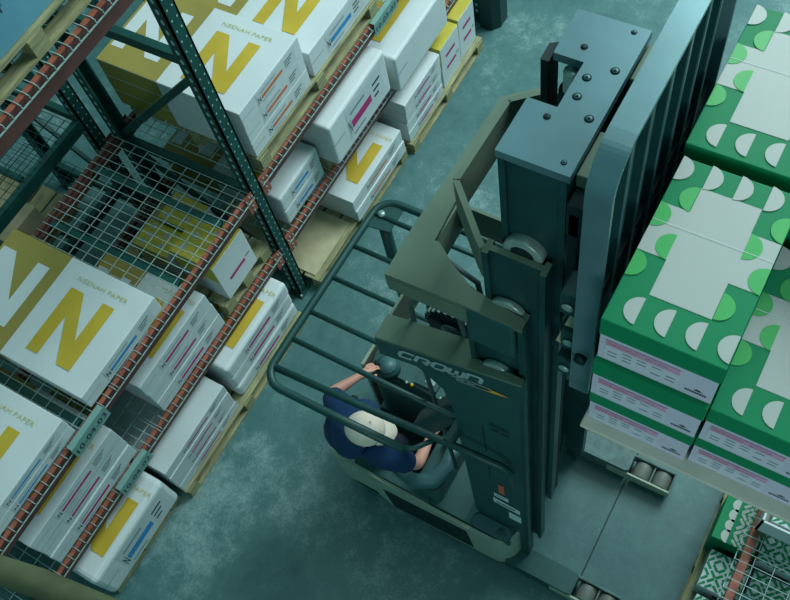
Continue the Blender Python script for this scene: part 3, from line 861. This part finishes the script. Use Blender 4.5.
# dark fin left of the notch, hoses in the notch
m = MB(); m.prism([(1.69,.772),(1.77,.775),(1.755,.80),(1.69,.80)], 4.08, 4.40, 'mastdark'); m.build('hose_guard', T, bevel=.004)
for k in range(4):
    m = MB(); pts = []
    for q in range(13):
        a = PI*q/12; pts.append((1.60+.075*math.cos(a)*(1 if k < 2 else .8)+.0*k, .70+.022*k-.03, 4.22+.09*math.sin(a)-.015*k))
    pts = [(pts[0][0], pts[0][1], 3.0)] + pts + [(pts[-1][0], pts[-1][1], 3.0)]
    m.tube(pts, .010, 'hose', 8); m.build('hydraulic_hose', T)
# chains
for x in (1.44, 1.76):
    m = MB()
    for q in range(40):
        z = 2.6+q*.04; m.box((x-.006,.80,z),(x+.006,.812,z+.028),'steel' if q % 2 else 'mastdark')
    m.build('lift_chain', T)
# drive chains and pulley seen between hood and crosshead
m = MB(); m.cyl((1.36,1.05,2.93),(1.40,1.05,2.93),.12,'mastdark',28); m.cyl((1.35,1.05,2.93),(1.41,1.05,2.93),.05,'steel',20); m.build('chain_pulley', T)
m = MB()
for q in range(26):
    a = PI*q/25; y = 1.05+.128*math.cos(a); z = 2.93+.128*math.sin(a); m.box((1.366,y-.010,z-.009),(1.394,y+.010,z+.009),'steel' if q % 2 else 'mastdark')
m.build('pulley_chain', T)
m = MB()
for k, x in enumerate((1.29,1.41,1.45)): m.tube([(x,1.16,1.0),(x,1.20,2.6),(x,1.18,3.2),(x,1.08,3.38),(x,.95,3.3),(x,.9,2.6)], .012, 'hose', 8)
m.build('hose_bundle', T)
# outer crosshead plate (rear U-shaped bridge)
m = MB(); z0, z1 = 3.615, 3.64
def pr(p, c='crosshead'): m.prism(p, z0, z1, c)
pr([(1.185,1.168),(1.195,.86),(1.27,.86),(1.325,.965),(1.385,1.05),(1.385,1.172)])
pr([(1.195,.86),(1.195,.63),(1.235,.63),(1.27,.86)])
pr([(1.385,1.172),(1.385,1.07),(2.03,1.105),(2.07,1.145)])
pr([(2.03,1.105),(2.07,1.145),(2.17,1.03),(2.02,.80),(1.96,.80),(2.12,1.02)])
ch = m.build('outer_crosshead', T)
m = MB(); m.bar((1.19,1.165,3.575),(1.19,.84,3.575), .014, .085, 'crosshead'); m.bar((1.19,1.168,3.58),(2.06,1.145,3.58), .014, .07, 'crosshead'); m.build('crosshead_flange', T)
m = MB(); m.bar((1.205,.845,3.50),(1.205,.66,3.50), .03, .26, 'panel'); m.build('roller_bracket', T, bevel=.01)
# middle stage crosshead: bent flat strip set on edge
m = MB()
p = [(1.275,.80),(1.30,.83),(1.47,1.00),(1.84,.99),(1.95,.86),(1.92,.79)]
for a, b in zip(p[:-1], p[1:]): m.bar((a[0],a[1],3.86),(b[0],b[1],3.86), .022, .19, 'crosshead')
m.build('middle_crosshead', T)
# overhead guard: bent perimeter tube, bars
GZ = 2.2
g = MB()
def arc(cx, cy, r, a0, a1, n=6): return [(cx+r*math.cos(a0+(a1-a0)*k/n), cy+r*math.sin(a0+(a1-a0)*k/n), GZ) for k in range(n+1)]
per = [(2.20,.90,GZ),(2.20,1.85,GZ)] + arc(2.10,1.92,.11,0,PI/2) + [(1.8,2.05,GZ),(1.3,2.05,GZ)] + arc(1.08,1.94,.11,PI/2,PI) + [(.965,1.5,GZ),(.99,.95,GZ)]
per = [(2.20,.90,GZ),(2.20,1.82,GZ)] + arc(2.09,1.90,.11,0,PI/2) + [(1.8,2.015,GZ),(1.3,2.02,GZ)] + arc(1.07,1.91,.11,PI/2,PI) + [(.962,1.6,GZ),(.97,1.18,GZ)]
g.tube(per, .0225, 'guard', 12)
gd = g.build('overhead_guard', T)
for x, y1 in ((2.09,.90),(1.86,.90),(1.64,.90),(1.41,.95),(1.23,.95)):
    m = MB(); m.tube([(x,2.01,GZ),(x-.0,1.5,GZ),(x,y1,GZ)], .015, 'guard', 10); m.build('guard_bar', gd)
m = MB(); m.tube([(1.05,2.0,GZ),(1.07,1.5,GZ),(1.10,.95,GZ),(1.115,.72,GZ-.02),(1.118,.68,GZ-.08),(1.12,.675,GZ-.3)], .020, 'guard', 12); m.build('guard_bar', gd)
m = MB(); m.bar((1.1,1.0,GZ),(2.2,.92,GZ), .05, .05, 'guard'); m.build('guard_front_member', gd)
m = MB(); m.tube([(.97,1.2,GZ),(1.0,1.14,GZ-.012),(1.088,1.07,GZ-.015)], .014, 'guard', 10); m.build('guard_end_bend', gd)
m = MB(); m.cyl((2.09,1.95,.86),(2.09,1.95,GZ), .035, 'guard', 16); m.build('rear_post', gd)
m = MB(); m.prism([(2.0,2.02),(2.02,1.86),(2.19,1.86),(2.18,1.95),(2.12,2.0)], GZ-.006, GZ+.004, 'guard'); m.cyl((2.10,1.955,GZ+.004),(2.10,1.955,GZ+.02),.02,'steel',16); m.build('post_gusset', gd)
m = MB(); m.bar((1.335,1.05,GZ-.06),(1.315,1.33,1.52), .11, .12, 'guard', up=(0,1,0)); m.build('front_strut', T, bevel=.012)
m = MB(); m.flat((1.30,1.10,2.0),-Y,Z,[(0,0),(.10,.02),(.05,.22)],'labelpaper'); m.flat((1.297,1.09,2.0),-Y,Z,[(0,.0),(.05,.01),(.04,.05)],'amber'); m.flat((1.302,1.10,2.0),-Y,Z,[(.05,.22),(.10,.02),(0,0)],'labelpaper'); m.build('paper_tag', T)
# reach carriage: scissor arms, carriage body, load backrest, forks
for s in (-1, 1):
    x = CX+s*.17
    m = MB(); m.bar((x,.53,4.15),(x,.40,3.55), .03, .07, 'mast', up=(0,1,0)); m.bar((x+s*.035,.40,4.15),(x+s*.035,.53,3.55), .03, .07, 'mast', up=(0,1,0)); m.cyl((x-.04,.465,3.85),(x+.05,.465,3.85),.03,'steel',14)
    m.build('scissor_arm', T)
m = MB()
m.box((1.30,.485,4.18),(1.90,.535,4.34),'mastdark'); m.box((1.30,.485,3.46),(1.90,.535,3.62),'mastdark')
for x in (1.32,1.86): m.box((x-.02,.49,3.5),(x+.02,.53,4.3),'mastdark')
m.build('reach_carriage', T, bevel=.006)
for xa, xb in ((1.36,1.52),(1.72,1.86)):
    m = MB(); m.box((xa,.49,4.345),(xb,.536,4.40),'crosshead'); m.build('carriage_block', T, bevel=.004)
for z, y in ((3.95,.47),(3.7,.46),(3.48,.47)):
    m = MB(); m.box((1.20,y-.03,z-.06),(1.29,y+.03,z+.07),'mast'); m.cyl((1.19,y,z),(1.20,y,z),.02,'steel',12); m.build('valve_block', T, bevel=.008)
m = MB()
for k in range(4): m.tube([(1.24+.02*k,.47,3.3),(1.25+.02*k,.50-.02*k,3.75),(1.24,.44,4.0),(1.3,.48,4.2)], .009, 'hose', 8)
m.bar((1.23,.50,3.62),(1.23,.43,3.98), .02, .03, 'brown', up=(0,1,0))
m.build('carriage_hoses', T)
# load backrest frame: flat bar bent over the near end
m = MB()
BX0, BX1, BZ = 1.12, 2.0, 4.81
def strip(pts, y0, y1, th, col):
    for (xa, za), (xb, zb) in zip(pts[:-1], pts[1:]):
        d = Vector((xb-xa, 0, zb-za)).normalized(); nn = Vector((-d.z, 0, d.x))*th
        a0 = Vector((xa,y0,za)); b0 = Vector((xb,y0,zb)); a1 = Vector((xa,y1,za)); b1 = Vector((xb,y1,zb))
        m.add([a0,b0,b1,a1,a0-nn,b0-nn,b1-nn,a1-nn], [(0,1,2,3),(7,6,5,4),(0,4,5,1),(1,5,6,2),(2,6,7,3),(3,7,4,0)], col, False)
SM = True
prof = [(BX0,3.54)] + [(BX0,4.70)] + [(BX0+.12-.12*math.cos(PI/2*k/16), 4.70+.12*math.sin(PI/2*k/16)) for k in range(1,17)] + [(BX1-.12,4.82)] + [(BX1-.12+.12*math.sin(PI/2*k/8), 4.70+.12*math.cos(PI/2*k/8)) for k in range(1,9)] + [(BX1,3.54)]
strip(prof, .350, .418, .014, 'chrome')
bk = m.build('load_backrest', T)
m = MB(); m.cyl((1.10,.385,3.82),(1.12,.385,3.82),.02,'mastdark',14); m.build('frame_bolt', bk)
for k in range(6):
    x = BX0+.14+k*(BX1-BX0-.28)/5
    m = MB(); m.box((x-.014,.362,3.6),(x+.014,.410,4.80),'mast'); m.box((x-.0145,.359,3.6),(x-.0095,.363,4.80),'chrome'); m.build('vertical_bar', bk)
m = MB(); m.box((BX0+.014,.355,3.56),(BX1-.014,.40,3.66),'mastdark'); m.build('carriage_bar', bk)
m = MB(); m.box((BX0+.014,.365,4.1),(BX1-.014,.40,4.18),'mastdark'); m.build('carriage_bar', bk)
for x in (1.35, 1.85):
    m = MB(); m.box((x-.05,.32,3.545),(x+.05,.345,4.1),'mast'); m.prism([(.345,3.545),(-.75,3.545),(-.8,3.552),(-.75,3.558),(.345,3.575)], x-.05, x+.05, 'mast', 'x'); m.build('fork', T)
# outriggers with load wheels
for nm, xa, xb in (('near', 1.06, 1.21), ('far', 1.99, 2.14)):
    m = MB()
    m.prism([(xa,.74),(xb,.74),(xb,.30),(xb-.01,.27),(xa+.01,.27),(xa,.30)], .06, .20, 'grime' if nm == 'far' else 'panel')
    ob = m.build('outrigger_leg', T, bevel=.01)
    for y in (.185, .045):
        w = MB(); w.cyl((xa+.02,y,.075),(xb-.02,y,.075),.064,'wheel',26); w.build('load_wheel', T, bevel=.004)
    for a, b in (((xa-.004,-.03,.05),(xa+.012,.42,.15)), ((xb-.012,-.03,.05),(xb+.004,.42,.15)), ((xa,-.03,.05),(xb,-.018,.15)), ((xa,.108,.05),(xb,.122,.13))):
        m = MB(); m.box(a, b, 'cream' if b[0] < xb and b[1] > .4 else 'grime'); m.build('wheel_guard', T, bevel=.005)
m = MB(); m.cyl((1.58,1.75,.14),(1.72,1.75,.14),.14,'rubber',24); m.build('drive_wheel', T)

# ------------------------------------------------------------------ operator
def skin_mesh(joints, edges, radii, level=2):
    me = bpy.data.meshes.new('sk'); me.from_pydata([Vector(j) for j in joints], edges, []); me.update()
    ob = bpy.data.objects.new('sk', me); COL.objects.link(ob)
    md = ob.modifiers.new('s', 'SKIN'); md.use_smooth_shade = True
    lay = me.skin_vertices[0].data
    for i, r in enumerate(radii):
        lay[i].radius = (r, r) if not isinstance(r, tuple) else r
        lay[i].use_root = (i == 0)
    sb = ob.modifiers.new('u', 'SUBSURF'); sb.levels = level; sb.render_levels = level
    dg = bpy.context.evaluated_depsgraph_get()
    out = bpy.data.meshes.new_from_object(ob.evaluated_get(dg))
    bpy.data.objects.remove(ob)
    for p in out.polygons: p.use_smooth = True
    return out
class SK:
    def __init__(self): self.j = []; self.e = []; self.r = []
    def add(self, p, r, parent=None):
        self.j.append(p); self.r.append(r); i = len(self.j)-1
        if parent is not None: self.e.append((parent, i))
        return i
    def chain(self, pts, start):
        k = start
        for p, r in pts: k = self.add(p, r, k)
        return k
def link_mesh(me, name, material, parent, origin):
    for v in me.vertices: v.co -= Vector(origin)
    me.materials.clear(); me.materials.append(M[material])
    ob = bpy.data.objects.new(name, me); COL.objects.link(ob); ob.parent = parent
    ob.location = Vector(origin)-wloc(parent)
    return ob
P0 = (1.24, 1.78, .255)
OP = thing('person', P0, 'person in navy shirt and pale cap standing in the truck compartment, hands on the controls', 'person')
pel = (1.24,1.84,1.02); ab = (1.19,1.80,1.18); ch_ = (1.15,1.71,1.35); ub = (1.13,1.66,1.47); nk = (1.11,1.60,1.56); hb = (1.095,1.57,1.64)
LS = (1.19,1.86,1.45); RS = (1.06,1.45,1.45)
LE = (1.31,2.04,1.20); LW = (1.50,1.955,1.155)
RE = (1.155,1.335,1.19); RW = (1.345,1.365,1.12)
s = SK()
i0 = s.add(pel, (.12,.10)); i1 = s.add(ab, (.11,.095), i0); i2 = s.add(ch_, (.12,.10), i1); i3 = s.add(ub, (.075,.07), i2)
i4 = s.add(nk, .055, i3); i5 = s.add(hb, .055, i4)
def lerp(a, b, t): return tuple(a[k]+(b[k]-a[k])*t for k in range(3))
la = s.chain([(lerp(ub,LS,.5),.045),(LS,.045),(lerp(LS,LE,.5),.046),(LE,.044),(lerp(LE,LW,.5),.037),(LW,.026)], i3)
ra = s.chain([(lerp(ub,RS,.5),.045),(RS,.045),(lerp(RS,RE,.5),.046),(RE,.044),(lerp(RE,RW,.5),.037),(RW,.026)], i3)
for sy, yf_, xk in ((1, 1.90, 1.30), (-1, 1.66, 1.34)):
    k = s.chain([((1.24, 1.78+sy*.10, .92), .095), ((xk, yf_-.02, .64), .062), ((1.26, yf_-.02, .42), .055), ((1.23, yf_-.02, .32), .042), ((1.34, yf_-.02, .29), .04)], i0)
def hand(wrist, fwd, side, dn, k, curl=1.0):
    """palm + four fingers and a thumb as thin chains; fwd, side, dn unit-ish vectors"""
    w = Vector(wrist); f = Vector(fwd).normalized(); d = Vector(dn).normalized(); sd = Vector(side).normalized()
    pc = w+f*.045
    kp = s.add(tuple(pc), (.030,.020), k)
    for q, L in ((-1.5,.058),(-.5,.070),(.5,.074),(1.5,.066)):
        b = pc+f*.035+sd*q*.017; a1 = b+f*L*.45+d*.010*curl; a2 = a1+f*L*.25+d*.022*curl; a3 = a2+f*L*.05+d*.024*curl
        s.chain([(tuple(b), .0105),(tuple(a1), .0092),(tuple(a2), .0085),(tuple(a3), .0075)], kp)
    tb = w+f*.03+sd*.034; t1 = tb+f*.03+sd*.022+d*.012; t2 = t1+f*.028+d*.016
    s.chain([(tuple(tb), .013),(tuple(t1), .0105),(tuple(t2), .009)], kp)
hand(LW, (.85,-.30,-.12), (-.30,-.95,0), (.1,0,-1), la)
hand(RW, (.95,.05,-.15), (.05,1,0), (.1,0,-1), ra)
body = link_mesh(skin_mesh(s.j, s.e, s.r, 2), 'body', 'skin', OP, pel)
# head with face, looking toward the forks and down
HC = Vector((1.08,1.57,1.68))
look = Vector((.52,-.78,-.42)).normalized(); up0 = Vector((0,0,1)); rt = look.cross(up0).normalized(); hu = rt.cross(look).normalized()
bm = bmesh.new(); bmesh.ops.create_icosphere(bm, subdivisions=4, radius=1)
for v in bm.verts:
    a, b, c = v.co   # a: right, b: forward, c: up
    wx, wy, wz = .076, .098, .118
    if c < 0: wx *= 1-.28*(-c)**1.4; wy *= 1-.12*(-c)
    fx, fy, fz = a*wx, b*wy, c*wz
    if b > .6:
        nose = math.exp(-((a/.14)**2))*math.exp(-(((c+.12)/.22)**2)); fy += .026*nose
        eye = sum(math.exp(-(((a-sx*.36)/.16)**2)) for sx in (-1, 1))*math.exp(-(((c-.06)/.13)**2)); fy -= .011*eye
        lip = math.exp(-((a/.26)**2))*math.exp(-(((c+.48)/.07)**2)); fy += .007*lip
        chin = math.exp(-((a/.3)**2))*math.exp(-(((c+.8)/.2)**2)); fy += .010*chin
    for sx in (-1, 1):
        ear = math.exp(-(((b+.05)/.16)**2))*math.exp(-(((c+.05)/.22)**2)) if a*sx > .85 else 0
        fx += sx*.020*ear
    v.co = HC + rt*fx + look*fy + hu*fz
me = bpy.data.meshes.new('head'); bm.to_mesh(me); bm.free()
for p in me.polygons: p.use_smooth = True
head = link_mesh(me, 'head', 'skin', OP, tuple(HC))
m = MB()
for sx in (-1, 1):
    m.sphere(HC+rt*.030*sx+look*.083+hu*.006, .0125, 'labelpaper', 12, 8); m.sphere(HC+rt*.030*sx+look*.0915+hu*.006, .0058, 'ink', 10, 6)
m.build('eye', head)
m = MB(); m.rect(HC+look*.0985-hu*.058, rt, hu, -.022, -.002, .022, .002, 'red'); m.build('mouth', head)
# short hair below the cap
def shell(c, rx, ry, rz, zlo, zhi, m, mat_, n=24, rings=10, brow=None):
    vs = []; fs = []
    for i in range(rings+1):
        z = zlo+(zhi-zlo)*i/rings; rr = math.sqrt(max(0, 1-z*z)) if z < 1 else 0
        for k in range(n):
            a = 2*PI*k/n
            vs.append(c+rt*(rx*rr*math.cos(a))+look*(ry*rr*math.sin(a))+hu*(rz*z))
    for i in range(rings):
        for k in range(n):
            a = i*n+k; b = i*n+(k+1) % n; fs.append((a, b, b+n, a+n))
    m.add(vs, fs, mat_, True)
m = MB(); shell(HC-look*.012, .083, .098, .122, -.35, .5, m, 'hair'); m.build('hair', head)
m = MB(); shell(HC+hu*.030-look*.006, .101, .116, .116, -.02, 1.0, m, 'cap', 32, 14)
# button, seams and adjuster band
m.sphere(HC+hu*.146-look*.004, .008, 'cap', 10, 6)
m.build('cap_crown', head)
m = MB(); vs = []; fs = []; nn_ = 16
for layer, dz in ((0, 0), (1, .004)):
    for k in range(nn_+1):
        a = PI*(.13+.74*k/nn_)
        inner = HC+rt*(.092*math.cos(a))+look*(.100*math.sin(a))+hu*(.034+dz)
        ext = .030+.055*math.sin(PI*k/nn_)**.6
        outer = HC+rt*((.092+ext*.10)*math.cos(a))+look*(.100*math.sin(a)+ext)+hu*(.028+dz-.014*abs(math.cos(a))-.006)
        vs += [inner, outer]
N2 = 2*(nn_+1)
for k in range(nn_):
    a = 2*k; fs.append((a, a+2, a+3, a+1)); fs.append((N2+a, N2+a+1, N2+a+3, N2+a+2)); fs.append((a+1, a+3, N2+a+3, N2+a+1))
m.add(vs, fs, 'cap', True); m.build('cap_visor', head)
# shirt: torso plus short sleeves
s = SK()
j0 = s.add((1.22,1.88,1.0), (.185,.165)); j1 = s.add((ab[0]-.015,ab[1]+.03,ab[2]), (.19,.165), j0); j2 = s.add(ch_, (.205,.165), j1); j3 = s.add((ub[0],ub[1],1.485), (.165,.14), j2); s.add((nk[0],nk[1],1.56), (.085,.085), j3)
s.chain([(lerp(ub,LS,.5),.125),(LS,.098),(lerp(LS,LE,.45),.082),(lerp(LS,LE,.80),.074)], j3)
s.chain([(lerp(ub,RS,.5),.125),(RS,.098),(lerp(RS,RE,.45),.082),(lerp(RS,RE,.80),.074)], j3)
link_mesh(skin_mesh(s.j, s.e, s.r, 2), 'shirt', 'shirt', OP, ch_)
s = SK(); j0 = s.add((1.235,1.85,1.02), (.12,.11)); 
for sy, yf_, xk in ((1, 1.90, 1.30), (-1, 1.66, 1.34)):
    s.chain([((1.24, 1.78+sy*.10, .90), .108), ((xk, yf_-.02, .64), .08), ((1.27, yf_-.02, .45), .072), ((1.24, yf_-.02, .34), .066)], j0)
link_mesh(skin_mesh(s.j, s.e, s.r, 2), 'trousers', 'trousers', OP, pel)
for yf_ in (1.88, 1.64):
    m = MB(); m.sphere((1.32,yf_,.29), .1, 'shoe', 16, 10, sc=(1.4,.5,.55), zmin=-.6); m.build('shoe', OP)
m = MB(); m.sphere((1.34,1.90,1.17), .032, 'black', 14, 8); m.build('belt_radio', OP)

# ------------------------------------------------------------------ light
w = bpy.data.worlds.new('World'); scene.world = w; w.use_nodes = True
bg = w.node_tree.nodes['Background']; bg.inputs['Color'].default_value = (.09, .50, .52, 1); bg.inputs['Strength'].default_value = .42
def area(name, loc, rot, size, sy, power, color):
    l = bpy.data.lights.new(name, 'AREA'); l.shape = 'RECTANGLE'; l.size = size; l.size_y = sy; l.energy = power; l.color = color
    o = bpy.data.objects.new(name, l); COL.objects.link(o); o.location = loc; o.rotation_euler = rot
def sun(name, rot, strength, ang, color):
    l = bpy.data.lights.new(name, 'SUN'); l.energy = strength; l.angle = ang; l.color = color
    o = bpy.data.objects.new(name, l); COL.objects.link(o); o.rotation_euler = rot
sun('roof_light_bank', (math.radians(5), math.radians(10), 0), 0.54, math.radians(34), (.90, 1, .97))
area('aisle_light_far', (9.0, -.5, 8.0), (math.radians(10), math.radians(35), 0), 6, 5, 1120, (.82, 1, 1))
area('added_fill_near', (-6.0, -4.0, 7.0), (math.radians(30), math.radians(-58), 0), 4, 4, 110, (.80, 1, 1))  # added fill from behind the camera, brightens near faces
l = bpy.data.lights.new('added_load_spot', 'SPOT'); l.energy = 330; l.color = (.9, 1, 1); l.spot_size = math.radians(44); l.spot_blend = .8; l.shadow_soft_size = .8  # added spot aimed at the load to brighten its fronts
o = bpy.data.objects.new('added_load_spot', l); COL.objects.link(o); o.location = (-5.0, -3.2, 6.2)
o.rotation_euler = (Vector((1.3, -.4, 3.9))-Vector(o.location)).to_track_quat('-Z', 'Y').to_euler()

# ------------------------------------------------------------------ camera
A = Vector((0.49002531, -0.80223405, 0.34102159)); Cc = -Vector((0.86114553, 0.38478973, -0.33221263)); N_v = Vector((0.13529068, 0.45646182, 0.87939697))
# rows: world axes seen from the camera (right, down, forward)
right = Vector((A[0], Cc[0], -N_v[0])); down = Vector((A[1], Cc[1], -N_v[1])); fwd = Vector((A[2], Cc[2], -N_v[2]))
cam = bpy.data.cameras.new('camera'); co = bpy.data.objects.new('camera', cam); COL.objects.link(co)
R = Matrix((right, -down, -fwd)).transposed()
co.matrix_world = Matrix.Translation((0, 0, 6.5)) @ R.to_4x4()
cam.sensor_width = 36; cam.lens = 36*920.7/790; cam.clip_start = .05
scene.camera = co
scene.view_settings.view_transform = 'Standard'
scene.view_settings.look = 'None'
scene.view_settings.exposure = 0
